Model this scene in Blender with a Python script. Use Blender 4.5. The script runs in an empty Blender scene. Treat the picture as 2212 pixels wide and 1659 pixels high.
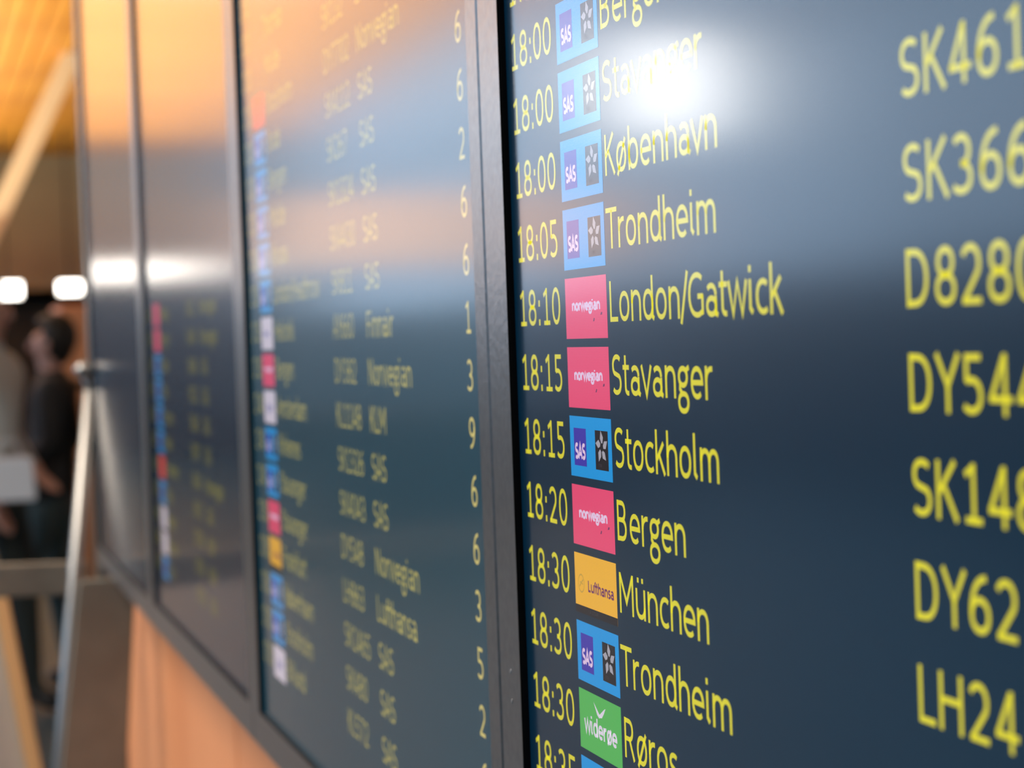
import bpy, bmesh, math, random
from mathutils import Vector, Matrix
random.seed(4)
PI = math.pi
sc = bpy.context.scene
COL = sc.collection

# ------------------------------------------------------------------ camera
TH, PITCH, ROLL, FPX = 0.2928307880, 0.0249733639, -0.0354479858, 4262.0
EYE = 1.55
CAMP = Vector((0.0, -0.2073, EYE))
fw = Vector((-math.cos(TH)*math.cos(PITCH), math.sin(TH)*math.cos(PITCH), -math.sin(PITCH)))
rt = fw.cross(Vector((0, 0, 1))).normalized()
up = rt.cross(fw)
r2 = rt*math.cos(ROLL) + up*math.sin(ROLL)
u2 = -rt*math.sin(ROLL) + up*math.cos(ROLL)
cam = bpy.data.cameras.new('camera')
cam.sensor_width = 36.0
cam.lens = FPX/2212*36.0
cam.clip_start = 0.02
cam.clip_end = 300
cam.dof.use_dof = True
cam.dof.focus_distance = 0.625
cam.dof.aperture_fstop = 13.8
camo = bpy.data.objects.new('camera', cam)
M = Matrix((r2, u2, -fw)).transposed().to_4x4()
M.translation = CAMP
camo.matrix_world = M
COL.objects.link(camo)
sc.camera = camo

# ------------------------------------------------------------------ world, colour management, large lights
w = bpy.data.worlds.new('overcast_sky')
sc.world = w
w.use_nodes = True
nt = w.node_tree
bg = nt.nodes['Background']
tc = nt.nodes.new('ShaderNodeTexCoord')
sx = nt.nodes.new('ShaderNodeSeparateXYZ')
rp = nt.nodes.new('ShaderNodeValToRGB')
nt.links.new(tc.outputs['Generated'], sx.inputs[0])
nt.links.new(sx.outputs['Z'], rp.inputs[0])
nt.links.new(rp.outputs[0], bg.inputs['Color'])
rp.color_ramp.elements[0].position = 0.0
rp.color_ramp.elements[0].color = (0.50, 0.66, 0.90, 1)
rp.color_ramp.elements[1].position = 0.7
rp.color_ramp.elements[1].color = (0.62, 0.78, 1.0, 1)
bg.inputs['Strength'].default_value = 2.75
vs = sc.view_settings
vs.view_transform = 'Standard'
vs.look = 'None'
vs.gamma = 1.0
vs.exposure = 0.0
vs.use_curve_mapping = False
sc.cycles.max_bounces = 8
sc.cycles.caustics_reflective = False
sc.cycles.caustics_refractive = False
sc.cycles.use_denoising = True


def area(name, loc, rot, sx_, sy_, power, color):
    l = bpy.data.lights.new(name, 'AREA')
    l.shape = 'RECTANGLE'
    l.size = sx_
    l.size_y = sy_
    l.energy = power
    l.color = color
    o = bpy.data.objects.new(name, l)
    o.location = loc
    o.rotation_euler = rot
    COL.objects.link(o)
    return o


area('ceiling_fill', (-18.2, -2.0, 2.75), (PI, 0, 0), 15.4, 5.0, 980, (1.0, 0.82, 0.52))  # added upward light without a fixture, brightens the slat ceiling
area('wood_wall_fill', (-2.4, -1.9, 4.0), (0.35, 0, 0), 2.6, 1.2, 190, (1.0, 0.86, 0.72))  # added light without a fixture, brightens the wood below the monitors
area('hall_fill', (-11.5, -1.0, 4.05), (0, 0, 0), 5.0, 3.0, 45, (1.0, 0.92, 0.84))  # added fill over the hall, no fitting modelled


# ------------------------------------------------------------------ materials
def mat(name, col, rough=0.5, metal=0.0, emis=None, es=1.0, ior=None, spec=None):
    m = bpy.data.materials.new(name)
    m.use_nodes = True
    b = m.node_tree.nodes['Principled BSDF']
    b.inputs['Base Color'].default_value = (*col, 1)
    b.inputs['Roughness'].default_value = rough
    b.inputs['Metallic'].default_value = metal
    if ior:
        b.inputs['IOR'].default_value = ior
    if emis:
        b.inputs['Emission Color'].default_value = (*emis, 1)
        b.inputs['Emission Strength'].default_value = es
    return m


def noisy(m, scale, c1, c2, stretch=(1, 1, 1), bump=0.0, detail=4, rough_var=None):
    n = m.node_tree.nodes
    l = m.node_tree.links
    b = n['Principled BSDF']
    t = n.new('ShaderNodeTexCoord')
    mp = n.new('ShaderNodeMapping')
    mp.inputs['Scale'].default_value = stretch
    no = n.new('ShaderNodeTexNoise')
    no.inputs['Scale'].default_value = scale
    no.inputs['Detail'].default_value = detail
    r = n.new('ShaderNodeValToRGB')
    r.color_ramp.elements[0].position = 0.3
    r.color_ramp.elements[1].position = 0.7
    r.color_ramp.elements[0].color = (*c1, 1)
    r.color_ramp.elements[1].color = (*c2, 1)
    l.new(t.outputs['Object'], mp.inputs[0])
    l.new(mp.outputs[0], no.inputs['Vector'])
    l.new(no.outputs['Fac'], r.inputs[0])
    l.new(r.outputs[0], b.inputs['Base Color'])
    if bump:
        bp = n.new('ShaderNodeBump')
        bp.inputs['Strength'].default_value = bump
        bp.inputs['Distance'].default_value = 0.002
        l.new(no.outputs['Fac'], bp.inputs['Height'])
        l.new(bp.outputs[0], b.inputs['Normal'])
    return m


SCR_ROUGH, SCR_IOR = 0.15, 1.70
PIXEL = 0.0005057


def screen_mat(name, emis, es=1.0):
    """Lit LCD colour under a semi-matt glass front; faint pixel rows modulate the light it gives off."""
    m = mat(name, (0.001, 0.001, 0.001), 0.42, 0, emis, es, 1.45)
    n = m.node_tree.nodes
    l = m.node_tree.links
    b = n['Principled BSDF']
    b.inputs['Specular IOR Level'].default_value = 0.1
    b.inputs['Coat Weight'].default_value = 1.0
    b.inputs['Coat IOR'].default_value = SCR_IOR
    g = n.new('ShaderNodeNewGeometry')
    s = n.new('ShaderNodeSeparateXYZ')
    l.new(g.outputs['Position'], s.inputs[0])
    mu = n.new('ShaderNodeMath')
    mu.operation = 'MULTIPLY'
    mu.inputs[1].default_value = 2*PI/PIXEL
    l.new(s.outputs['Z'], mu.inputs[0])
    si = n.new('ShaderNodeMath')
    si.operation = 'SINE'
    l.new(mu.outputs[0], si.inputs[0])
    ma = n.new('ShaderNodeMath')
    ma.operation = 'MULTIPLY_ADD'
    ma.inputs[1].default_value = 0.10*es
    ma.inputs[2].default_value = es
    l.new(si.outputs[0], ma.inputs[0])
    l.new(ma.outputs[0], b.inputs['Emission Strength'])
    # fine sparkle of the anti-glare coating
    no = n.new('ShaderNodeTexNoise')
    no.inputs['Scale'].default_value = 1500
    no.inputs['Detail'].default_value = 1
    l.new(g.outputs['Position'], no.inputs['Vector'])
    rr = n.new('ShaderNodeMath')
    rr.operation = 'MULTIPLY_ADD'
    rr.inputs[1].default_value = 0.04
    rr.inputs[2].default_value = SCR_ROUGH-0.02
    l.new(no.outputs['Fac'], rr.inputs[0])
    l.new(rr.outputs[0], b.inputs['Coat Roughness'])
    return m


M_NAVY = screen_mat('lit_navy_screen', (0.001, 0.019, 0.043))
M_NAVY3 = screen_mat('lit_navy_screen_lifted', (0.012, 0.060, 0.092))  # navy emission raised to imitate the screen's washed-out black at a slant
M_YELG = screen_mat('lit_straw_digits', (0.74, 0.62, 0.20))
M_YEL = screen_mat('lit_yellow_text', (0.80, 0.72, 0.03))
M_YEL3 = screen_mat('lit_yellow_text_second', (0.56, 0.50, 0.14))  # paler, duller yellow imitates the veil of reflected light over the text
M_YEL2 = screen_mat('lit_yellow_text_third', (0.30, 0.27, 0.03))  # same yellow dimmed to imitate the screen's fade at a slant
M_PINK = screen_mat('lit_pink', (0.90, 0.075, 0.19))
M_BLUE = screen_mat('lit_sky_blue', (0.008, 0.33, 0.80))
M_PURP = screen_mat('lit_purple', (0.055, 0.035, 0.42))
M_BLACK = screen_mat('lit_black', (0.014, 0.008, 0.008))
M_GREEN = screen_mat('lit_green', (0.10, 0.50, 0.10))
M_ORNG = screen_mat('lit_amber', (0.96, 0.49, 0.035))
M_WHITE = screen_mat('lit_white', (0.80, 0.72, 0.85))
M_PWHITE = screen_mat('lit_pale_text', (0.85, 0.62, 0.85))
M_SILV = screen_mat('lit_silver', (0.42, 0.40, 0.46))
M_PLUM = screen_mat('lit_plum_text', (0.18, 0.035, 0.12))
M_DBLUE = screen_mat('lit_dark_blue', (0.02, 0.05, 0.35))
M_RED = screen_mat('lit_red', (0.85, 0.06, 0.05))
M_OCHRE = screen_mat('lit_ochre', (0.62, 0.36, 0.05))
M_GREYT = screen_mat('lit_grey_text', (0.06, 0.05, 0.06))

M_BEZ = noisy(mat('satin_black_bezel', (0.03, 0.03, 0.03), 0.28, 0.75), 260, (0.20, 0.205, 0.205), (0.25, 0.25, 0.25), bump=0.05)
M_BEZIN = mat('matt_black_bezel_edge', (0.004, 0.004, 0.005), 0.7, ior=1.3)
M_CASE = noisy(mat('black_casing', (0.02, 0.02, 0.02), 0.5), 60, (0.015, 0.015, 0.015), (0.03, 0.03, 0.03))
M_CHIP = mat('paint_chip_grey', (0.32, 0.33, 0.33), 0.5)
M_WOODW = noisy(mat('warm_wood_panel', (0.7, 0.3, 0.15), 0.42), 3.0, (0.72, 0.27, 0.11), (0.84, 0.36, 0.16), (2, 2, 0.35), 0.2)
M_WOODC = noisy(mat('ceiling_wood', (0.72, 0.34, 0.06), 0.5), 1.4, (0.62, 0.24, 0.025), (0.84, 0.40, 0.055), (0.5, 2.0, 1), 0.2)
M_TAN = noisy(mat('tan_bulkhead', (0.28, 0.20, 0.13), 0.6), 0.9, (0.32, 0.26, 0.17), (0.42, 0.34, 0.23))
M_WHITEP = noisy(mat('white_paint', (0.7, 0.7, 0.7), 0.6), 2, (0.62, 0.63, 0.64), (0.72, 0.72, 0.72))
M_FLOOR = noisy(mat('grey_stone', (0.16, 0.16, 0.15), 0.5, ior=1.3), 6, (0.028, 0.060, 0.075), (0.045, 0.085, 0.105))
M_GROUT = mat('dark_joint', (0.06, 0.06, 0.06), 0.8)
M_STEEL = mat('brushed_steel', (0.32, 0.32, 0.31), 0.4, 0.85)
M_BROWN = noisy(mat('brown_grey_metal', (0.10, 0.085, 0.065), 0.5), 20, (0.20, 0.19, 0.16), (0.25, 0.24, 0.20))
M_PALE = noisy(mat('pale_timber', (0.75, 0.6, 0.38), 0.5), 3, (0.78, 0.72, 0.58), (0.88, 0.82, 0.68), (1, 1, .3))
M_TIMB = noisy(mat('pale_orange_timber', (0.8, 0.45, 0.18), 0.5), 4, (0.88, 0.58, 0.27), (0.92, 0.64, 0.33), (1, 1, .3))
M_BOARD = noisy(mat('board_white', (0.5, 0.5, 0.47), 0.7), 3, (0.48, 0.47, 0.44), (0.55, 0.54, 0.51))
M_DARK = noisy(mat('dark_shop_panel', (0.02, 0.017, 0.014), 0.5), 2, (0.014, 0.012, 0.010), (0.03, 0.025, 0.02))
M_LAMP = mat('lamp_glow', (0.9, 0.9, 0.9), 0.5, emis=(1.0, 0.95, 0.86), es=8.0)
M_LAMPC = mat('cool_lamp_glow', (0.9, 0.9, 0.9), 0.5, emis=(1.0, 0.99, 0.97), es=12.5)
M_FASCIA = mat('backlit_fascia', (0.8, 0.7, 0.6), 0.4, emis=(1.0, 0.66, 0.50), es=1.9)
M_GREYPOST = mat('grey_post', (0.30, 0.27, 0.22), 0.45, 0.3)
M_ALU = mat('grey_mullion', (0.10, 0.11, 0.12), 0.4, 0.5)


def glassmat():
    m = bpy.data.materials.new('window_glass')
    m.use_nodes = True
    n = m.node_tree.nodes
    l = m.node_tree.links
    n.clear()
    o = n.new('ShaderNodeOutputMaterial')
    t = n.new('ShaderNodeBsdfTransparent')
    t.inputs[0].default_value = (0.92, 0.96, 0.97, 1)
    g = n.new('ShaderNodeBsdfGlossy')
    g.inputs['Roughness'].default_value = 0.02
    x = n.new('ShaderNodeMixShader')
    x.inputs[0].default_value = 0.07
    l.new(t.outputs[0], x.inputs[1])
    l.new(g.outputs[0], x.inputs[2])
    l.new(x.outputs[0], o.inputs[0])
    return m


M_GLASS = glassmat()


# ------------------------------------------------------------------ mesh helpers
def link(name, mesh, parent=None, loc=None):
    o = bpy.data.objects.new(name, mesh)
    COL.objects.link(o)
    if parent is not None:
        o.parent = parent
    if loc is not None:
        o.location = loc
    return o


def empty(name, loc):
    o = bpy.data.objects.new(name, None)
    o.empty_display_size = 0.1
    o.location = loc
    COL.objects.link(o)
    return o


def tag(o, label=None, cat=None, group=None, kind=None):
    if label:
        o['label'] = label
    if cat:
        o['category'] = cat
    if group:
        o['group'] = group
    if kind:
        o['kind'] = kind
    return o


def boxes(name, lst, m, parent=None, bevel=0.0, loc=None):
    """lst: (x0,x1,y0,y1,z0,z1) boxes joined into one mesh (in the parent's space)."""
    bm = bmesh.new()
    for (x0, x1, y0, y1, z0, z1) in lst:
        vs_ = [bm.verts.new(p) for p in ((x0, y0, z0), (x1, y0, z0), (x1, y1, z0), (x0, y1, z0),
                                         (x0, y0, z1), (x1, y0, z1), (x1, y1, z1), (x0, y1, z1))]
        for f in ((3, 2, 1, 0), (4, 5, 6, 7), (0, 1, 5, 4), (1, 2, 6, 5), (2, 3, 7, 6), (3, 0, 4, 7)):
            bm.faces.new([vs_[i] for i in f])
    if bevel:
        bmesh.ops.bevel(bm, geom=bm.edges[:], offset=bevel, segments=2, affect='EDGES', profile=0.5)
    me = bpy.data.meshes.new(name)
    bm.to_mesh(me)
    bm.free()
    me.materials.append(m)
    return link(name, me, parent, loc)


def prism(name, pts, d, m, parent=None, bevel=0.0, loc=None):
    """pts: 3D outline (planar); d: extrusion vector."""
    bm = bmesh.new()
    a = [bm.verts.new(p) for p in pts]
    b = [bm.verts.new(Vector(p)+Vector(d)) for p in pts]
    n = len(pts)
    bm.faces.new(a)
    bm.faces.new(b[::-1])
    for i in range(n):
        bm.faces.new((a[i], b[i], b[(i+1) % n], a[(i+1) % n]))
    bmesh.ops.recalc_face_normals(bm, faces=bm.faces[:])
    if bevel:
        bmesh.ops.bevel(bm, geom=bm.edges[:], offset=bevel, segments=2, affect='EDGES')
    me = bpy.data.meshes.new(name)
    bm.to_mesh(me)
    bm.free()
    me.materials.append(m)
    return link(name, me, parent, loc)


def tube(name, path, r, m, parent=None, seg=16, loc=None, caps=True):
    bm = bmesh.new()
    rings = []
    P = [Vector(p) for p in path]
    R = r if isinstance(r, (list, tuple)) else [r]*len(P)
    for i, p in enumerate(P):
        d = (P[min(i+1, len(P)-1)]-P[max(i-1, 0)]).normalized()
        a = d.orthogonal().normalized() if abs(d.z) < 0.9 else Vector((1, 0, 0)).cross(d).normalized()
        b = d.cross(a)
        rings.append([bm.verts.new(p+(a*math.cos(2*PI*k/seg)+b*math.sin(2*PI*k/seg))*R[i]) for k in range(seg)])
    for i in range(len(P)-1):
        for k in range(seg):
            bm.faces.new((rings[i][k], rings[i][(k+1) % seg], rings[i+1][(k+1) % seg], rings[i+1][k]))
    if caps:
        bm.faces.new(rings[0][::-1])
        bm.faces.new(rings[-1])
    for f in bm.faces:
        f.smooth = len(f.verts) == 4
    me = bpy.data.meshes.new(name)
    bm.to_mesh(me)
    bm.free()
    me.materials.append(m)
    return link(name, me, parent, loc)


def lathe(name, prof, m, parent=None, seg=24, loc=None):
    """prof: (radius, z)"""
    return tube(name, [(0, 0, z + 1e-6*i) for i, (r_, z) in enumerate(prof)], [max(r_, 1e-4) for r_, z in prof], m, parent, seg, loc)


# ------------------------------------------------------------------ stroke lettering (cap height = 1)
T = 0.118


def E(cx, cy, rx, ry, a0, a1, n=None, pw=0.92):
    n = n or max(5, int(abs(a1-a0)/15))
    o = []
    for i in range(n+1):
        a = math.radians(a0+(a1-a0)*i/n)
        c, s = math.cos(a), math.sin(a)
        o.append((cx+rx*math.copysign(abs(c)**pw, c), cy+ry*math.copysign(abs(s)**pw, s)))
    return o


def dot(x, y, r=0.085):
    return [(x, y-r), (x, y+r)]


SIX = [E(.44, .315, .27, .2525, 0, 360), E(.68, .33, .51, .607, 92, 182)]
G = {
    '0': (.86, [E(.43, .5, .285, .4375, 0, 360)]),
    '1': (.86, [[(.20, .80), (.47, .94)], [(.465, 1.0), (.465, .0)], [(.20, .0625), (.73, .0625)]]),
    '2': (.86, [E(.40, .68, .265, .2575, 155, -35)+[(.17, .0625)], [(.12, .0625), (.72, .0625)]]),
    '3': (.86, [E(.38, .715, .25, .2225, 145, -90), E(.37, .285, .30, .2225, 90, -145)]),
    '4': (.86, [[(.56, .0), (.56, 1.0)], [(.545, .96), (.13, .27)], [(.08, .27), (.78, .27)]]),
    '5': (.86, [[(.68, .9375), (.22, .9375), (.22, .53)], [(.22, .545)]+E(.37, .315, .30, .2525, 100, -140)]),
    '6': (.86, SIX),
    '7': (.86, [[(.12, .9375), (.70, .9375), (.32, 0)]]),
    '8': (.86, [E(.43, .725, .24, .2125, 0, 360), E(.43, .285, .285, .2225, 0, 360)]),
    '9': (.86, [[(.86-x, 1-y) for x, y in s] for s in SIX]),
    ':': (.42, [dot(.21, .085), dot(.21, .60)]),
    '/': (.42, [[(.0, -.12), (.42, 1.05)]]),
    'A': (.84, [[(.03, 0), (.42, .97), (.81, 0)], [(.17, .32), (.67, .32)]]),
    'B': (.92, [[(.15, 0), (.15, 1)], [(.15, .9375)]+E(.42, .73, .22, .2075, 90, -90)+[(.15, .5225)], [(.40, .5225)]+E(.42, .2925, .28, .23, 90, -90)+[(.15, .0625)]]),
    'D': (1.02, [[(.15, 0), (.15, 1)], [(.15, .9375)]+E(.38, .5, .42, .4375, 90, -90)+[(.15, .0625)]]),
    'F': (.72, [[(.64, .9375), (.15, .9375), (.15, 0)], [(.15, .5), (.58, .5)]]),
    'G': (1.00, [E(.55, .5, .45, .4375, 52, 300)+[(.86, .11)], [(.86, .07), (.86, .50)], [(.89, .47), (.58, .47)]]),
    'H': (1.00, [[(.15, 0), (.15, 1)], [(.82, 0), (.82, 1)], [(.15, .53), (.82, .53)]]),
    'K': (.86, [[(.15, 0), (.15, 1)], [(.72, 1), (.18, .46)], [(.33, .60), (.78, 0)]]),
    'L': (.72, [[(.15, 1), (.15, .0625), (.66, .0625)]]),
    'M': (1.16, [[(.14, 0), (.14, 1)], [(.15, .95), (.58, .30), (1.01, .95)], [(1.02, 1), (1.02, 0)]]),
    'N': (1.00, [[(.15, 0), (.15, 1)], [(.16, .95), (.81, .05)], [(.82, 0), (.82, 1)]]),
    'O': (1.08, [E(.54, .5, .45, .4375, 0, 360)]),
    'R': (.90, [[(.15, 0), (.15, 1)], [(.15, .9375)]+E(.42, .715, .24, .2225, 90, -90)+[(.15, .4925)], [(.44, .50), (.76, 0)]]),
    'S': (.84, [E(.44, .715, .28, .2225, 40, 232)+E(.40, .285, .29, .2225, 52, -142)]),
    'T': (.80, [[(.0, .9375), (.80, .9375)], [(.40, .9375), (.40, 0)]]),
    'U': (1.00, [[(.15, 1), (.15, .36)]+E(.48, .36, .34, .2975, 180, 360)+[(.82, .36), (.82, 1)]]),
    'Y': (.80, [[(.03, 1), (.40, .46), (.77, 1)], [(.40, .46), (.40, 0)]]),
    'a': (.78, [E(.37, .235, .245, .1725, 0, 360), [(.61, .02), (.61, .46)], E(.36, .47, .25, .2075, 0, 140), [(.61, .10), (.72, .03)]]),
    'b': (.84, [[(.14, 0), (.14, 1.04)], E(.42, .37, .28, .3075, 0, 360)]),
    'c': (.68, [E(.42, .37, .30, .3075, 52, 308)]),
    'd': (.84, [[(.68, .04), (.68, 1.04)], E(.41, .37, .28, .3075, 0, 360), [(.68, .09), (.78, .03)]]),
    'e': (.82, [[(.70, .37)]+E(.42, .37, .30, .3075, 0, 312), [(.12, .37), (.70, .37)]]),
    'f': (.46, [E(.42, .82, .18, .17, 85, 180)+[(.24, .82), (.24, 0)], [(.04, .68), (.46, .68)]]),
    'g': (.78, [E(.37, .49, .24, .1875, 0, 360), E(.38, -.08, .28, .195, 0, 360), [(.20, .35), (.18, .22), (.30, .12)], [(.52, .62), (.74, .71)]]),
    'h': (.82, [[(.14, 0), (.14, 1.04)], E(.41, .42, .27, .2575, 180, 0)+[(.68, .42), (.68, 0)]]),
    'i': (.38, [[(.15, .74), (.15, .15), (.27, .05)], dot(.15, .95, .07)]),
    'k': (.72, [[(.14, 0), (.14, 1.04)], [(.60, .74), (.17, .35)], [(.30, .47), (.66, 0)]]),
    'l': (.40, [[(.15, 1.04), (.15, .15), (.28, .05)]]),
    'm': (1.24, [[(.14, 0), (.14, .74)], E(.375, .44, .235, .2375, 180, 0)+[(.61, .44), (.61, 0)], E(.85, .44, .235, .2375, 180, 0)+[(1.085, .44), (1.085, 0)]]),
    'n': (.82, [[(.14, 0), (.14, .74)], E(.41, .42, .27, .2575, 180, 0)+[(.68, .42), (.68, 0)]]),
    'o': (.82, [E(.41, .37, .29, .3075, 0, 360)]),
    'p': (.84, [[(.14, -.28), (.14, .74)], E(.42, .37, .28, .3075, 0, 360)]),
    'r': (.56, [[(.14, 0), (.14, .74)], E(.44, .40, .30, .2775, 180, 80)]),
    's': (.66, [E(.35, .53, .22, .145, 40, 232)+E(.31, .21, .23, .145, 52, -142)]),
    't': (.50, [[(.20, .97), (.20, .20)]+E(.38, .20, .18, .14, 190, 285), [(.02, .68), (.46, .68)]]),
    'u': (.82, [[(.14, .74), (.14, .32)]+E(.41, .32, .27, .2575, 180, 360)+[(.68, .32)], [(.68, .74), (.68, 0)]]),
    'v': (.72, [[(.04, .74), (.36, .03), (.68, .74)]]),
    'w': (1.02, [[(.04, .74), (.27, .03), (.51, .72), (.75, .03), (.98, .74)]]),
    'x': (.72, [[(.06, .74), (.66, 0)], [(.06, 0), (.66, .74)]]),
    'y': (.72, [[(.04, .74), (.36, .06)], [(.68, .74), (.26, -.26)]]),
    'z': (.66, [[(.06, .68), (.58, .68), (.08, .0625), (.60, .0625)]]),
    ' ': (.36, []),
}
G['ø'] = (.82, G['o'][1]+[[(.13, -.06), (.70, .80)]])
G['ü'] = (.82, G['u'][1]+[dot(.26, .94, .06), dot(.56, .94, .06)])
G['å'] = (.78, G['a'][1]+[E(.37, .95, .09, .08, 0, 360)])


def ribbon(bm, pts, t, X):
    n = len(pts)
    closed = n > 4 and (Vector(pts[0])-Vector(pts[-1])).length < 1e-6
    if closed:
        pts = pts[:-1]
        n -= 1
    q = [Vector(p) for p in pts]
    A, B = [], []
    for i in range(n):
        if closed:
            d1 = (q[i]-q[i-1]).normalized()
            d2 = (q[(i+1) % n]-q[i]).normalized()
        else:
            d2 = (q[min(i+1, n-1)]-q[min(i, n-2)]).normalized()
            d1 = (q[max(i, 1)]-q[max(i-1, 0)]).normalized()
        n1 = Vector((-d1.y, d1.x))
        n2 = Vector((-d2.y, d2.x))
        mvec = (n1+n2)
        if mvec.length < 1e-3:
            mvec = n1.copy()
        mvec.normalize()
        k = t/2/max(0.5, mvec.dot(n1))
        A.append(bm.verts.new(X(q[i]+mvec*k)))
        B.append(bm.verts.new(X(q[i]-mvec*k)))
    for i in range(n if closed else n-1):
        j = (i+1) % n
        bm.faces.new((A[i], B[i], B[j], A[j]))


def text_width(s, sx_=1.0):
    return sum(G[c][0] for c in s)*sx_


_tc = {}


def text_mesh(name, s, h, m, sx_=1.0, t=T):
    key = (s, round(h, 5), m.name, round(sx_, 3), t)
    if key in _tc:
        return _tc[key]
    bm = bmesh.new()
    x = 0.0
    for c in s:
        adv, st = G[c]
        for p in st:
            p = [a for i, a in enumerate(p) if i == 0 or (Vector(a)-Vector(p[i-1])).length > 1e-5]
            ribbon(bm, p, t, lambda v: (h*sx_*(v.x+x), 0.0, h*v.y))
        x += adv
    me = bpy.data.meshes.new(name)
    bm.to_mesh(me)
    bm.free()
    me.materials.append(m)
    _tc[key] = me
    return me


def quad_mesh(name, x0, x1, z0, z1, m):
    me = bpy.data.meshes.new(name)
    me.from_pydata([(x0, 0, z0), (x1, 0, z0), (x1, 0, z1), (x0, 0, z1)], [], [(0, 1, 2, 3)])
    me.materials.append(m)
    return me


def poly_mesh(name, polys, m):
    me = bpy.data.meshes.new(name)
    vs_, fs = [], []
    for p in polys:
        fs.append(tuple(range(len(vs_), len(vs_)+len(p))))
        vs_ += [(a, 0, b) for a, b in p]
    me.from_pydata(vs_, [], fs)
    me.materials.append(m)
    return me


# ------------------------------------------------------------------ the setting
XE = -2.75                    # end of the display wall
floor = boxes('floor', [(-46, 5, -9.1, 5, -0.06, -0.004)], M_GROUT)
tag(floor, 'dark grey stone tile floor of the terminal hall', kind='structure')
tile_me = None
nt_ = 0
for ix in range(10):
    for iy in range(9):
        x0 = -13 + ix*1.2
        y0 = -5.4 + iy*1.2
        if tile_me is None:
            tl = boxes('floor_tile', [(0, 1.192, 0, 1.192, -0.004, 0.0)], M_FLOOR, floor, loc=(x0, y0, 0))
            tile_me = tl.data
        else:
            link('floor_tile', tile_me, floor, (x0, y0, 0))
far = boxes('floor_tile', [(-45.9, -13.008, -8.95, 4.9, -0.004, 0.0), (-1, 4.9, -8.95, 4.9, -0.004, 0.0), (-13, -1.008, -8.95, -5.408, -0.004, 0.0)], M_FLOOR, floor)

wall = boxes('wall_back', [(XE, 4.5, 0.075, 0.40, 0, 4.3)], M_DARK)
tag(wall, 'wall behind the display monitors clad in warm orange wood', kind='structure')
pan = [-2.748, -1.735, -0.96, -0.2, 0.56, 1.32, 2.08, 2.84, 3.6, 4.4]
for i in range(len(pan)-1):
    boxes('wood_panel', [(pan[i]+0.003, pan[i+1]-0.003, 0.05, 0.075, 0.02, 4.28)], M_WOODW, wall, bevel=0.002)

ceil = boxes('ceiling', [(-28, 5, -4.4, 5, 4.32, 4.6)], M_DARK)
tag(ceil, 'orange wood slat ceiling over the hall', kind='structure')
sl = None
for i in range(54):
    y0 = -4.4+i*0.172
    if sl is None:
        o = boxes('ceiling_slat', [(-28, 5, 0, 0.150, 4.25, 4.32)], M_WOODC, ceil, loc=(0, y0, 0))
        sl = o.data
    else:
        link('ceiling_slat', sl, ceil, (0, y0, 0))
tag(boxes('ceiling_high', [(-46, 5, -9.1, -4.1, 8.0, 8.2), (-46, 5, -4.2, -4.1, 4.6, 8.0)], M_WHITEP), 'high pale ceiling over the window side of the hall', kind='structure')
tag(boxes('wall_right', [(4.9, 5.1, -9.0, 5, 0, 8)], M_WHITEP), 'pale end wall behind the viewer', kind='structure')
tag(boxes('wall_side', [(-46, 5, 5, 5.2, 0, 8)], M_WHITEP), 'pale side wall beyond the display wall', kind='structure')
# far end wall with bulkhead and dark shop opening
bk = boxes('wall_left', [(-28.4, -28.0, -4.4, 5, 2.30, 4.6)], M_TAN)
tag(bk, 'tan bulkhead wall above the dark shop front', kind='structure')
boxes('shop_opening', [(-31.0, -30.8, -5.0, 5, 0, 2.4), (-30.8, -28.0, -5.1, -5.0, 0, 2.4), (-30.8, -28.0, -5, 5, 2.30, 2.40)], M_DARK, bk)
boxes('shop_shade_sheet', [(-29.0, -28.9, -5.0, 5, 0.0, 2.28)], M_DARK, bk)  # dark sheet stands in for the shade inside the open shop
tag(boxes('wall_far', [(-46, -45.6, -9.0, -5.0, 0, 8)], M_WHITEP), 'pale far end wall', kind='structure')
# glazed facade on the window side
nwin = 0
for i in range(14):
    x0 = -45.4+i*3.6
    nwin += 1
    fr = boxes('window_%d' % nwin, [(x0, x0+0.09, -9.06, -9.0, 0.0, 8.0), (x0, x0+3.6, -9.06, -9.0, 0.0, 2.10), (x0, x0+3.6, -9.06, -9.0, 4.8, 4.92),
                                    (x0, x0+3.6, -9.06, -9.0, 7.85, 8.0)], M_ALU)
    tag(fr, 'tall window bay of the glazed hall side', kind='structure')
    boxes('pane', [(x0+0.12, x0+3.6, -9.04, -9.02, 2.10, 4.8), (x0+0.12, x0+3.6, -9.04, -9.02, 4.92, 7.85)], M_GLASS, fr)

# ------------------------------------------------------------------ display monitors
PITCH_X = 0.592
GW, ZB, ZT = 0.550, EYE-0.240, EYE+0.731
ROWP = 0.0226715
CAP = 0.0127
BD = 0.0030      # how far the bezel stands proud of the glass


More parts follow.
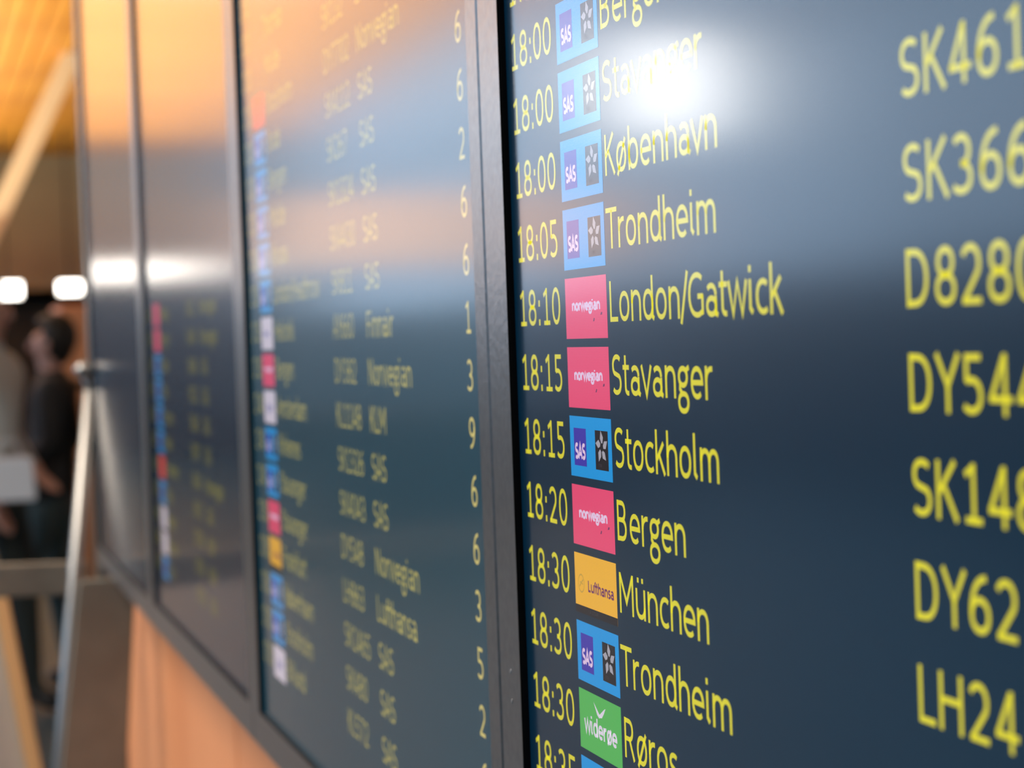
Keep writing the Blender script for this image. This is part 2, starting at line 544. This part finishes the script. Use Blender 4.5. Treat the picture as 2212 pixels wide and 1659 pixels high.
def ring(name, x0, x1, z0, z1, X0, X1, Z0, Z1, y0, y1, m, parent, groove=False):
    """picture-frame ring between the inner (x0..z1) and outer (X0..Z1) rectangles"""
    bm = bmesh.new()
    lo = [(x0, z0), (x1, z0), (x1, z1), (x0, z1)]
    hi = [(X0, Z0), (X1, Z0), (X1, Z1), (X0, Z1)]
    e = 0.0016
    def rr(L, y, inset):
        cx, cz = (X0+X1)/2, (Z0+Z1)/2
        return [bm.verts.new((x+inset*(1 if x > cx else -1), y, z+inset*(1 if z > cz else -1))) for x, z in L]
    rings_ = [rr(lo, y1, 0), rr(lo, y0, 0), rr(hi, y0, -e), rr(hi, y0+e*0.6, -e*0.3), rr(hi, y0+e*2, 0), rr(hi, y1, 0)]
    for a in range(len(rings_)-1):
        for k in range(4):
            j = (k+1) % 4
            f = bm.faces.new((rings_[a][k], rings_[a][j], rings_[a+1][j], rings_[a+1][k]))
            f.material_index = 1 if a == 0 else 0
    bmesh.ops.recalc_face_normals(bm, faces=bm.faces[:])
    me = bpy.data.meshes.new(name)
    bm.to_mesh(me)
    bm.free()
    me.materials.append(m)
    me.materials.append(M_BEZIN)
    return link(name, me, parent)


def monitor(uL, label, scr=None):
    t = empty('display_monitor', (uL, 0, ZB))
    tag(t, label, 'monitor', 'monitors of the departure board')
    H = ZT-ZB
    ring('bezel', 0, GW, 0, H, -0.0263, GW+0.0157, -0.024, H+0.024, -BD, 0.006, M_BEZ, t)
    boxes('casing', [(-0.0258, GW+0.0153, 0.0062, 0.048, -0.0236, H+0.0236)], M_CASE, t, bevel=0.002)
    boxes('screen', [(0, GW, 0, 0.0060, 0, H)], scr or M_NAVY, t)
    return t


# the content: flush print of light on the glass, each line a part of its monitor
LY = -0.00003


def put(name, me, parent, x, z, y=LY):
    o = link(name, me, parent)
    o.location = (x, y, z)
    return o


def star_emblem():
    R = 1.28
    polys = []
    for k in range(5):
        a = PI/2+k*2*PI/5
        def P(r, d):
            return (R*r*math.cos(a+d), R*r*math.sin(a+d)*0.92)
        polys.append([P(0.0046, 0.10), P(0.0030, -0.42), P(0.0013, -0.55), P(0.0012, 0.2), P(0.0026, 0.42)][::-1])
    return poly_mesh('emblem', polys, M_SILV)


_emb = star_emblem()
_q = {}


def Q(w_, h_, m):
    k = (round(w_, 6), round(h_, 6), m.name)
    if k not in _q:
        _q[k] = quad_mesh('tile', 0, w_, 0, h_, m)
    return _q[k]


LW, LH = 0.0408, 0.0199


def tile(kind, parent, x, ztop, detail=True, wscale=1.0):
    W_ = LW*wscale
    cols = {'sas': M_BLUE, 'nor': M_PINK, 'lh': M_ORNG, 'wf': M_GREEN, 'ay': M_WHITE, 'kl': M_WHITE, 'red': M_RED, 'och': M_OCHRE}
    t = put('airline_logo', Q(W_, LH, cols[kind]), parent, x, ztop-LH)
    def sub(name, me, sx_, sz, lay=1):
        return put(name, me, t, sx_*wscale, sz, LY*0.5*lay)
    if kind == 'sas':
        sub('purple_square', Q(0.01235*wscale, 0.01235, M_PURP), 0.0039, LH-0.0039-0.01235)
        sub('black_square', Q(0.0123*wscale, 0.0126, M_BLACK), 0.0251, LH-0.0040-0.0126)
        if detail:
            sub('logo_text', text_mesh('logo_text', 'SAS', 0.0049, M_PWHITE, 0.85, 0.25), 0.0048, 0.0060, 2)
            sub('emblem', _emb, 0.0251+0.00615, LH-0.0040-0.0053, 2)
            sub('small_text', text_mesh('small_text', 'STAR', 0.0011, M_GREYT, 0.9), 0.0278, 0.0042, 2)
    elif kind == 'nor':
        if detail:
            s = 'norwegian'
            h_ = 0.0033
            wid = 0.0278/(text_width(s)*h_)
            sub('logo_text', text_mesh('logo_text', s, h_, M_PWHITE, wid, 0.27), 0.0066, LH*0.46)
            pol = [[(0, 0), (0.0012, 0.0001), (0.0016, 0.0010), (0.0009, 0.0012)], [(0.0072, 0.0019), (0.0088, 0.0021), (0.0090, 0.0029), (0.0078, 0.0028)]]
            if 'ntail' not in _q:
                _q['ntail'] = poly_mesh('tail_mark', pol, M_PLUM)
            sub('tail_mark', _q['ntail'], 0.0272, LH*0.27)
    elif kind == 'lh':
        sub('black_strip', Q(LW*wscale, LH*0.13, M_BLACK), 0, 0)
        if detail:
            s = 'Lufthansa'
            h_ = 0.0036
            wid = 0.0252/(text_width(s)*h_)
            sub('logo_text', text_mesh('logo_text', s, h_, M_PLUM, wid, 0.20), 0.0130, LH*0.40)
            if 'ring' not in _q:
                bm = bmesh.new()
                X = lambda v: (v.x, 0, v.y)
                ribbon(bm, E(0, 0, .0029, .0029, 0, 360, pw=1), .0005, X)
                ribbon(bm, [(-.0018, -.0012), (-.0002, .0001), (.0020, .0014)], .0006, X)
                ribbon(bm, [(-.0014, .0004), (.0, .0002), (.0016, -.0002)], .0005, X)
                me = bpy.data.meshes.new('crane_mark')
                bm.to_mesh(me)
                bm.free()
                me.materials.append(M_OCHRE)
                _q['ring'] = me
            sub('crane_mark', _q['ring'], 0.0064, LH*0.50)
            sub('small_text', text_mesh('small_text', 'A STAR', 0.0012, M_GREYT, 1.6), 0.0140, 0.0007, 2)
    elif kind == 'wf':
        if detail:
            s = 'widerøe'
            h_ = 0.0060
            wid = 0.0318/(text_width(s)*h_)
            sub('logo_text', text_mesh('logo_text', s, h_, M_WHITE, wid, 0.19), 0.0048, LH*0.30)
            pol = [[(0, 0.0046), (0.0040, 0.0022), (0.0062, 0.0010), (0.0078, 0.0006), (0.0052, 0.0000), (0.0034, 0.0008)][::-1],
                   [(0.0052, 0.0010), (0.0102, 0.0036), (0.0118, 0.0042), (0.0100, 0.0022), (0.0078, 0.0004)][::-1]]
            if 'bird' not in _q:
                _q['bird'] = poly_mesh('bird_mark', pol, M_WHITE)
            sub('bird_mark', _q['bird'], 0.0145, LH*0.64)
    elif kind == 'ay':
        s = 'FINNAIR'
        if detail:
            sub('logo_text', text_mesh('logo_text', 'Finnair', 0.0038, M_DBLUE, 1.1, 0.2), 0.0085, LH*0.40)
    elif kind == 'kl':
        if detail:
            sub('logo_text', text_mesh('logo_text', 'KLM', 0.0052, M_DBLUE, 1.2, 0.2), 0.0110, LH*0.34)
    return t


# ---- nearest monitor
uL0 = -0.6805
m4 = monitor(uL0, 'nearest monitor, sharp in view, listing London/Gatwick with flight D8280')
zr = lambda k, off=0.0: (EYE+0.01783-k*ROWP-off)-ZB       # top of row k in monitor space
TB = 0.0150                                                 # text baseline below the row top
rows4 = [
    (-5, '17:55', None, None, None),
    (-4, '18:00', 'sas', 'Bergen', None),
    (-3, '18:00', 'sas', 'Stavanger', None),
    (-2, '18:00', 'sas', 'København', 'SK461'),
    (-1, '18:05', 'sas', 'Trondheim', 'SK366'),
    (0, '18:10', 'nor', 'London/Gatwick', 'D8280'),
    (1, '18:15', 'nor', 'Stavanger', 'DY544'),
    (2, '18:15', 'sas', 'Stockholm', 'SK148'),
    (3, '18:20', 'nor', 'Bergen', 'DY62'),
    (4, '18:30', 'lh', 'München', 'LH24'),
    (5, '18:30', 'sas', 'Trondheim', None),
    (6, '18:30', 'wf', 'Røros', None),
    (7, '18:35', 'sas', None, None),
]
for k, tm, lg, city, fl in rows4:
    z = zr(k)
    put('departure_time', text_mesh('departure_time', tm, CAP, M_YEL, 0.985), m4, 0.0048, z-TB)
    if lg:
        tile(lg, m4, 0.0579, z)
    if city:
        put('destination', text_mesh('destination', city, CAP, M_YEL, 0.985), m4, 0.1003, z-TB)
    if fl:
        put('flight_number', text_mesh('flight_number', fl, CAP, M_YEL, 0.985), m4, 0.2923, z-TB)
for (bx, bz) in ((-0.0115, -0.1235), (-0.0112, -0.1345)):
    c = lathe('paint_chip', [(0.0001, 0), (0.0009, 0.0001), (0.0006, 0.0003), (0.0001, 0.0004)], M_CHIP, m4, 10, (bx, -BD+0.0001, bz+EYE-ZB))
    c.rotation_euler = (PI/2, 0.3, 0)
    c.scale = (0.7, 1.3, 1)

# ---- second monitor
uL1 = uL0-PITCH_X
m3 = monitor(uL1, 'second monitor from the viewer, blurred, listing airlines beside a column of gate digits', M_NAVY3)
zq = lambda k: (EYE+0.01603-k*ROWP)-ZB
rows3 = [
    (-11, '17:05', None, 'Oslo', 'SK', 'SAS', '6'),
    (-10, '17:05', None, 'Bergen', 'SK264', 'SAS', '6'),
    (-9, '17:05', None, 'Malaga', 'SK802', 'SAS', '6'),
    (-8, '17:10', None, 'Tromsø', 'SK441', 'SAS', '6'),
    (-7, '17:10', None, 'Molde', 'SK132', 'SAS', '3'),
    (-6, '17:15', 'red', 'Stockholm', 'DY7702', 'Norwegian', '3'),
    (-5, '17:20', 'sas', 'Bodø', 'SK4112', 'SAS', '6'),
    (-4, '17:20', 'sas', 'Bergen', 'SK267', 'SAS', '6'),
    (-3, '17:25', 'sas', 'Molde', 'SK1324', 'SAS', '2'),
    (-2, '17:30', 'sas', 'Kiruna', 'SK4430', 'SAS', '6'),
    (-1, '17:30', 'sas', 'London/Heathrow', 'SK811', 'SAS', '6'),
    (0, '17:35', 'ay', 'Helsinki', 'AY660', 'Finnair', '1'),
    (1, '17:35', 'nor', 'Bergen', 'DY382', 'Norwegian', '3'),
    (2, '17:40', 'kl', 'Amsterdam', 'KL1148', 'KLM', '9'),
    (3, '17:45', 'sas', 'Kirkenes', 'SK1326', 'SAS', '6'),
    (4, '17:45', 'sas', 'Stavanger', 'SK4043', 'SAS', '6'),
    (5, '17:50', 'nor', 'Stavanger', 'DY548', 'Norwegian', '3'),
    (6, '17:50', 'lh', 'Frankfurt', 'LH863', 'Lufthansa', '5'),
    (7, '17:55', 'sas', 'København', 'SK1465', 'SAS', '2'),
    (8, '17:55', 'sas', 'Stockholm', 'SK480', 'SAS', '6'),
    (9, '17:55', 'kl', 'Billund', 'KL572', 'SAS', '2'),
]


def board(mon, rows, ox, detail, ym):
    for k, tm, lg, city, fl, air, gate in rows:
        z = zq(k)
        if z > ZT-ZB-0.004 or z-LH < 0:
            continue
        if tm:
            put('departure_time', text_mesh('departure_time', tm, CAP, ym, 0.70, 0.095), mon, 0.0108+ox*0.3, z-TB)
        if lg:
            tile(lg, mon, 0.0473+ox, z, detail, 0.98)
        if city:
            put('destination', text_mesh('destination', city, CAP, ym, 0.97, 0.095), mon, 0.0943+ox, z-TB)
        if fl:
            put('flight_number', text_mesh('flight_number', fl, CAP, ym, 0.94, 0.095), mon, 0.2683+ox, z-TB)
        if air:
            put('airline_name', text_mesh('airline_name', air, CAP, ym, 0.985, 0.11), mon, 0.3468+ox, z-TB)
        if gate:
            put('gate_digit', text_mesh('gate_digit', gate, CAP, M_YELG, 0.985, 0.118), mon, 0.5233, z-TB)


board(m3, rows3, 0.0, True, M_YEL3)

# ---- third monitor
uL2 = uL0-2*PITCH_X
m2 = monitor(uL2, 'third monitor from the viewer, strongly blurred, above the brown support leg')
lg2 = ['nor', 'nor', 'sas', 'sas', 'sas', 'sas', 'red', 'sas', 'kl', 'kl', 'sas']
ct2 = ['Malaga', 'Bergen', 'Bodø', 'Alta', 'Tromsø', 'Molde', 'Trondheim', 'Riga', 'Bergen', 'Billund', 'Oslo']
al2 = ['Norwegian', 'Norwegian', 'SAS', 'SAS', 'SAS', 'SAS', 'Norwegian', 'SAS', 'KLM', 'KLM', 'SAS']
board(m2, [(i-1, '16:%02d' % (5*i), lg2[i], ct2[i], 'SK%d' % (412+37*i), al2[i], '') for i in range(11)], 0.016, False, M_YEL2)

# ---- fourth monitor
uL3 = uL0-3*PITCH_X
m1 = monitor(uL3, 'farthest monitor at the end of the row, its dark screen blank')

# ------------------------------------------------------------------ support leg under the end of the row
leg = empty('support_leg', (-2.345, -0.17, 0))
tag(leg, 'leaning brown grey metal support leg with steel edge below the third monitor', 'support')
O = Vector((-2.345, -0.17, 0))


def loc_(p):
    return tuple(Vector(p)-O)


prism('leg_plate', [loc_(p) for p in ((-2.345, 0.028, 1.282), (-2.345, -0.036, 1.282), (-2.345, -0.066, 1.06), (-2.345, -0.235, 0.0), (-2.345, -0.10, 0.0), (-2.345, 0.009, 1.06))],
      (0.018, 0, 0), M_BROWN, leg, 0.002)
strut = empty('steel_strut', (-2.482, -0.20, 0))
tag(strut, 'slim leaning steel strut with round knob at the end of the monitor row', 'support')
O = Vector((-2.482, -0.20, 0))
tube('strut_tube', [loc_(p) for p in ((-2.482, -0.002, 1.50), (-2.482, -0.058, 1.04), (-2.482, -0.192, 0.0))], 0.0085, M_STEEL, strut)
kn = lathe('knob', [(0.001, -0.011), (0.006, -0.009), (0.0105, -0.004), (0.0115, 0.0), (0.0105, 0.004), (0.006, 0.009), (0.001, 0.011)], M_STEEL, strut, 20, loc_((-2.482, -0.010, 1.525)))
tube('knob_stem', [loc_(p) for p in ((-2.482, -0.003, 1.497), (-2.482, -0.009, 1.517))], 0.004, M_STEEL, strut, 10)
cb = empty('cross_bar', (-2.53, -0.64, 0))
tag(cb, 'brown grey metal cross bar reaching out from the end of the monitor row', 'bar')
prism('bar_tube', [(0, 0.628, 1.245), (0, 0.628, 1.285), (0, 0.02, 1.302), (0, 0.02, 1.262)], (0.022, 0, 0), M_BROWN, cb, 0.002)
tube('end_post', [(0.011, 0.02, 1.30), (0.011, -0.02, 0.0)], 0.014, M_STEEL, cb)

# slim post beside the row end
ps = tube('grey_post', [(0, 0, 0), (0, 0, 4.25)], 0.008, M_GREYPOST, None, 16, (-2.93, 0.040, 0))
tag(ps, 'slim grey metal post rising to the ceiling past the row end', 'post')

# leaning board with timber edge, bottom left
ab = empty('sign_board', (-3.0, -0.3, 0))
tag(ab, 'white leaning board with orange timber edge at the lower left', 'board')
O = Vector((-3.0, -0.3, 0))
prism('timber_edge', [loc_(p) for p in ((-3.0, -0.115, 1.20), (-3.0, -0.093, 1.20), (-3.0, 0.089, 0.0), (-3.0, 0.065, 0.0))], (0.02, 0, 0), M_TIMB, ab, 0.002)
prism('white_board', [loc_(p) for p in ((-3.012, -0.114, 1.19), (-3.012, 0.065, 0.005), (-3.012, -0.34, 0.005), (-3.012, -0.34, 1.19))], (0.012, 0, 0), M_BOARD, ab, 0.001)

# wood clad cabinet in the middle distance
cab = boxes('wood_cabinet', [(-10.9, -10.2, 0.50, 2.5, 0.0, 1.78)], M_WOODW, None, 0.004)
tag(cab, 'orange wood clad cabinet standing behind the traveller with the backpack', 'cabinet')
for i in range(5):
    boxes('door', [(-10.2, -10.185, 0.51+i*0.4, 0.90+i*0.4, 0.08, 1.76)], M_WOODW, cab, 0.002)

# slanted timber column
sc_ = prism('slanted_column', [(-18.5, 1.37, 4.25), (-18.5, 1.18, 4.25), (-18.5, -0.90, 0.0), (-18.5, -0.71, 0.0)], (0.19, 0, 0), M_PALE, None, 0.006)
tag(sc_, 'pale slanted column crossing in front of the orange ceiling', 'column')


# ceiling lamps on the bulkhead
def box_lamp(x, y, z, s, label):
    t = empty('box_lamp', (x, y, z))
    tag(t, label, 'lamp', 'box lamps along the bulkhead')
    boxes('housing', [(-0.20*s, -0.10*s, -0.24*s, 0.24*s, -0.14*s, 0.14*s), (-0.18*s, -0.12*s, -0.01, 0.01, 0.14*s, max(0.16*s, 4.25-z))], M_CASE, t)
    boxes('diffuser', [(-0.10*s, 0.10*s, -0.22*s, 0.22*s, -0.12*s, 0.12*s)], M_LAMP, t, 0.02*s)


box_lamp(-24.5, 0.88, 2.30, 0.75, 'white box lamp at the far left edge above the dark shop front')
box_lamp(-24.5, 1.62, 2.31, 0.62, 'white box lamp next to the grey post above the dark shop front')
box_lamp(-20.3, -1.72, 2.32, 0.9, 'warm box lamp mirrored in the farthest monitor')
box_lamp(-20.2, -2.25, 2.34, 0.8, 'warm box lamp mirrored in the third monitor')

# kiosk with a backlit fascia, mirrored in the second monitor
ki = empty('kiosk', (-13.8, -3.6, 0))
tag(ki, 'low kiosk with a backlit pinkish fascia, seen mirrored in the second monitor', 'kiosk')
boxes('counter', [(-0.6, 0.5, -1.25, 1.15, 0, 1.05)], M_DARK, ki, 0.01)
boxes('corner_post', [(0.40, 0.46, -1.2, -1.14, 1.05, 2.1), (0.40, 0.46, 1.04, 1.10, 1.05, 2.1), (-0.55, -0.49, -1.2, -1.14, 1.05, 2.1), (-0.55, -0.49, 1.04, 1.10, 1.05, 2.1)], M_STEEL, ki)
boxes('fascia', [(-0.6, 0.5, -1.25, 1.20, 2.10, 2.56)], M_FASCIA, ki, 0.01)

# big pendant lamp, mirrored in the nearest monitor
pl = empty('pendant_lamp', (-7.52, -2.79, 2.54))
tag(pl, 'bright drum pendant lamp mirrored as a white glare in the nearest monitor', 'lamp')
lathe('glowing_drum', [(0.02, -0.20), (0.13, -0.19), (0.155, -0.14), (0.155, 0.14), (0.13, 0.19), (0.02, 0.20)], M_LAMPC, pl, 32)
tube('cord', [(0, 0, 0.20), (0, 0, 1.71)], 0.006, M_CASE, pl, 8)
lathe('ceiling_cup', [(0.01, 1.66), (0.05, 1.67), (0.05, 1.715), (0.01, 1.72)], M_CASE, pl, 16)


# ------------------------------------------------------------------ people
def skin_mesh(name, verts, edges, radii, levels=2):
    me = bpy.data.meshes.new(name)
    me.from_pydata(verts, edges, [])
    o = bpy.data.objects.new(name, me)
    COL.objects.link(o)
    sk = o.modifiers.new('skin', 'SKIN')
    for i, r_ in enumerate(radii):
        d = me.skin_vertices[0].data[i]
        d.radius = r_ if isinstance(r_, tuple) else (r_, r_)
        d.use_root = (i == 0)
    sub = o.modifiers.new('sub', 'SUBSURF')
    sub.levels = levels
    bpy.context.view_layer.update()
    dg = bpy.context.evaluated_depsgraph_get()
    out = bpy.data.meshes.new_from_object(o.evaluated_get(dg))
    bpy.data.objects.remove(o)
    for p in out.polygons:
        p.use_smooth = True
    return out


M_SKIN = mat('skin', (0.55, 0.30, 0.23), 0.5)
M_HAIRD = noisy(mat('dark_hair', (0.012, 0.009, 0.007), 0.6), 30, (0.008, 0.006, 0.005), (0.02, 0.015, 0.01))
M_COATD = noisy(mat('charcoal_jacket', (0.02, 0.02, 0.022), 0.8), 8, (0.018, 0.018, 0.019), (0.03, 0.03, 0.032))
M_JEANS = noisy(mat('teal_grey_jeans', (0.07, 0.10, 0.10), 0.8), 10, (0.06, 0.085, 0.085), (0.09, 0.125, 0.12))
M_GREYC = noisy(mat('light_grey_coat', (0.5, 0.51, 0.48), 0.8), 6, (0.50, 0.51, 0.48), (0.60, 0.60, 0.57))
M_TROUD = mat('dark_trousers', (0.02, 0.028, 0.026), 0.8)
M_SHOE = mat('black_shoes', (0.01, 0.01, 0.01), 0.5)
M_PACK = noisy(mat('black_backpack', (0.012, 0.012, 0.009), 0.8), 8, (0.010, 0.010, 0.008), (0.02, 0.02, 0.016))
M_BAG = mat('white_bag', (0.8, 0.82, 0.85), 0.5)


def person(loc, rz, label, coat, trousers, hair, stride=0.13, h=1.72, reach=0.3, cat='person', lean=0.0):
    """body faces local +X; one continuous skinned figure, clothes by material zone"""
    s = h/1.72
    V = [(0, 0, .95), (0, 0, 1.08), (0.005, 0, 1.25), (0.01, 0, 1.40), (0.02, 0, 1.47), (0.03, 0, 1.53), (0.035, 0, 1.60), (0.04, 0, 1.68),
         (0, .19, 1.41), (-.03, .23, 1.15), (reach*.55, .22, 1.00), (reach*.8, .21, .97),
         (0, -.19, 1.41), (-.05, -.23, 1.15), (.10, -.24, .93), (.14, -.235, .88),
         (.01, .10, .90), (stride*.6+.02, .11, .50), (stride, .11, .09), (stride+.12, .12, .035),
         (-.01, -.10, .90), (-stride*.2, -.11, .50), (-stride, -.11, .09), (-stride+.12, -.12, .035)]
    Ed = [(0, 1), (1, 2), (2, 3), (3, 4), (4, 5), (5, 6), (6, 7), (3, 8), (8, 9), (9, 10), (10, 11), (3, 12), (12, 13), (13, 14), (14, 15),
          (0, 16), (16, 17), (17, 18), (18, 19), (0, 20), (20, 21), (21, 22), (22, 23)]
    Rr = [(.15, .12), (.145, .11), (.16, .12), (.155, .105), (.06, .06), (.058, .058), (.085, .095), (.075, .085),
          .068, .052, .042, .032, .068, .052, .042, .032, .10, .065, .045, .04, .10, .065, .045, .04]
    # five fingers on each hand
    for (hx, hy, hz, dx, dz) in ((reach*.8, .21, .97, .8, -.6), (.14, -.235, .88, .5, -.85)):
        base = 11 if hy > 0 else 15
        for f in range(5):
            off = (f-2)*0.018
            L = (.055, .075, .085, .08, .06)[f]
            i0 = len(V)
            V.append((hx+dx*.05, hy+off, hz+dz*.05))
            V.append((hx+dx*(.05+L), hy+off*1.3, hz+dz*(.05+L)-.01))
            Rr += [.011, .008]
            Ed += [(base, i0), (i0, i0+1)]
    V = [((x-lean*z)*s, y*s, z*s) for x, y, z in V]
    hs = -lean*1.62*s
    Rr = [tuple(a*s for a in r_) if isinstance(r_, tuple) else r_*s for r_ in Rr]
    me = skin_mesh('body', V, Ed, Rr)
    for m_ in (coat, trousers, M_SKIN, M_SHOE):
        me.materials.append(m_)
    for p in me.polygons:
        c = p.center/s
        c.x += lean*c.z
        hand = (abs(c.y) > .15 and c.z < 1.01 and c.x > (reach*.72 if c.y > 0 else .12) and c.z > .7)
        p.material_index = 2 if (c.z > 1.49 or hand) else (3 if c.z < .10 else (1 if c.z < .90 else 0))
    o = empty('person', loc)
    o.rotation_euler = (0, 0, rz)
    tag(o, label, cat)
    b = link('body', me, o)
    # hair cap
    bm = bmesh.new()
    bmesh.ops.create_uvsphere(bm, u_segments=20, v_segments=14, radius=1)
    for v in bm.verts:
        x, y, z = v.co
        if x > 0.35 and z < 0.45:
            x = 0.35
        if z < -0.5:
            z = -0.5+(z+.5)*(1.6 if x < 0 else 0.1)
        v.co = Vector((0.025+x*0.108-0.012, y*0.100, 1.645+z*0.112))*s
    me2 = bpy.data.meshes.new('hair')
    bm.to_mesh(me2)
    bm.free()
    for p in me2.polygons:
        p.use_smooth = True
    me2.materials.append(hair)
    link('hair', me2, o, (hs, 0, 0))
    # face: nose, eyes, mouth, ears
    lathe('nose', [(0.001, -0.02*s), (0.014*s, -0.012*s), (0.009*s, 0.01*s), (0.001, 0.03*s)], M_SKIN, o, 10, (0.128*s+hs, 0, 1.60*s))
    for sy in (-1, 1):
        lathe('eye', [(0.001, -0.008*s), (0.008*s, -0.004*s), (0.010*s, 0), (0.008*s, 0.004*s), (0.001, 0.008*s)], M_SHOE, o, 10, (0.108*s+hs, sy*0.032*s, 1.625*s))
        lathe('ear', [(0.001, -0.03*s), (0.012*s, -0.015*s), (0.016*s, 0.01*s), (0.001, 0.03*s)], M_SKIN, o, 10, (0.03*s+hs, sy*0.088*s, 1.61*s))
    boxes('mouth', [(0.112*s+hs, 0.122*s+hs, -0.022*s, 0.022*s, 1.560*s, 1.567*s)], mat('lips', (0.4, 0.12, 0.1), 0.5), o, 0.002)
    return o


pA = person((-9.2, 0.28, 0), -PI/2-0.25, 'standing traveller in dark jacket and teal grey jeans carrying a black backpack', M_COATD, M_JEANS, M_HAIRD, 0.12, 1.69, 0.45, lean=0.085)
pB = person((-8.6, 0.06, 0), PI/2-0.5, 'traveller in a light grey coat at the left edge facing the one with the backpack', M_GREYC, M_TROUD, M_HAIRD, 0.10, 1.84, 0.12)

bp = empty('backpack', (-9.2, 0.625, 1.0))
tag(bp, 'black backpack on the back of the traveller in teal grey jeans', 'backpack')
bm = bmesh.new()
bmesh.ops.create_cube(bm, size=1)
bmesh.ops.bevel(bm, geom=bm.edges[:], offset=0.22, segments=4, affect='EDGES')
for v in bm.verts:
    v.co = Vector((v.co.x*0.34, v.co.y*0.20, v.co.z*0.50+0.18))
me = bpy.data.meshes.new('pack_body')
bm.to_mesh(me)
bm.free()
me.materials.append(M_PACK)
link('pack_body', me, bp)
boxes('front_pocket', [(-0.13, 0.13, 0.095, 0.135, -0.02, 0.20)], M_PACK, bp, 0.02)
for sx_ in (-1, 1):
    tube('strap', [(sx_*0.10, -0.08, 0.38), (sx_*0.11, -0.16, 0.40), (sx_*0.12, -0.25, 0.30), (sx_*0.13, -0.22, 0.10), (sx_*0.12, -0.09, 0.0)], 0.016, M_PACK, bp, 8)
bp.rotation_euler = (0, 0, -0.2)

bg_ = empty('shopping_bag', (-8.1, 0.13, 1.13))
tag(bg_, 'white shopping bag held by the traveller in the light grey coat', 'bag')
prism('bag_body', [(-0.05, -0.09, 0.0), (-0.05, 0.09, 0.0), (-0.05, 0.10, -0.17), (-0.05, -0.10, -0.17)], (0.10, 0, 0), M_BAG, bg_, 0.006)
tube('handle', [(0, -0.05, 0.0), (0, -0.03, 0.07), (0, 0.03, 0.07), (0, 0.05, 0.0)], 0.004, M_BAG, bg_, 8)
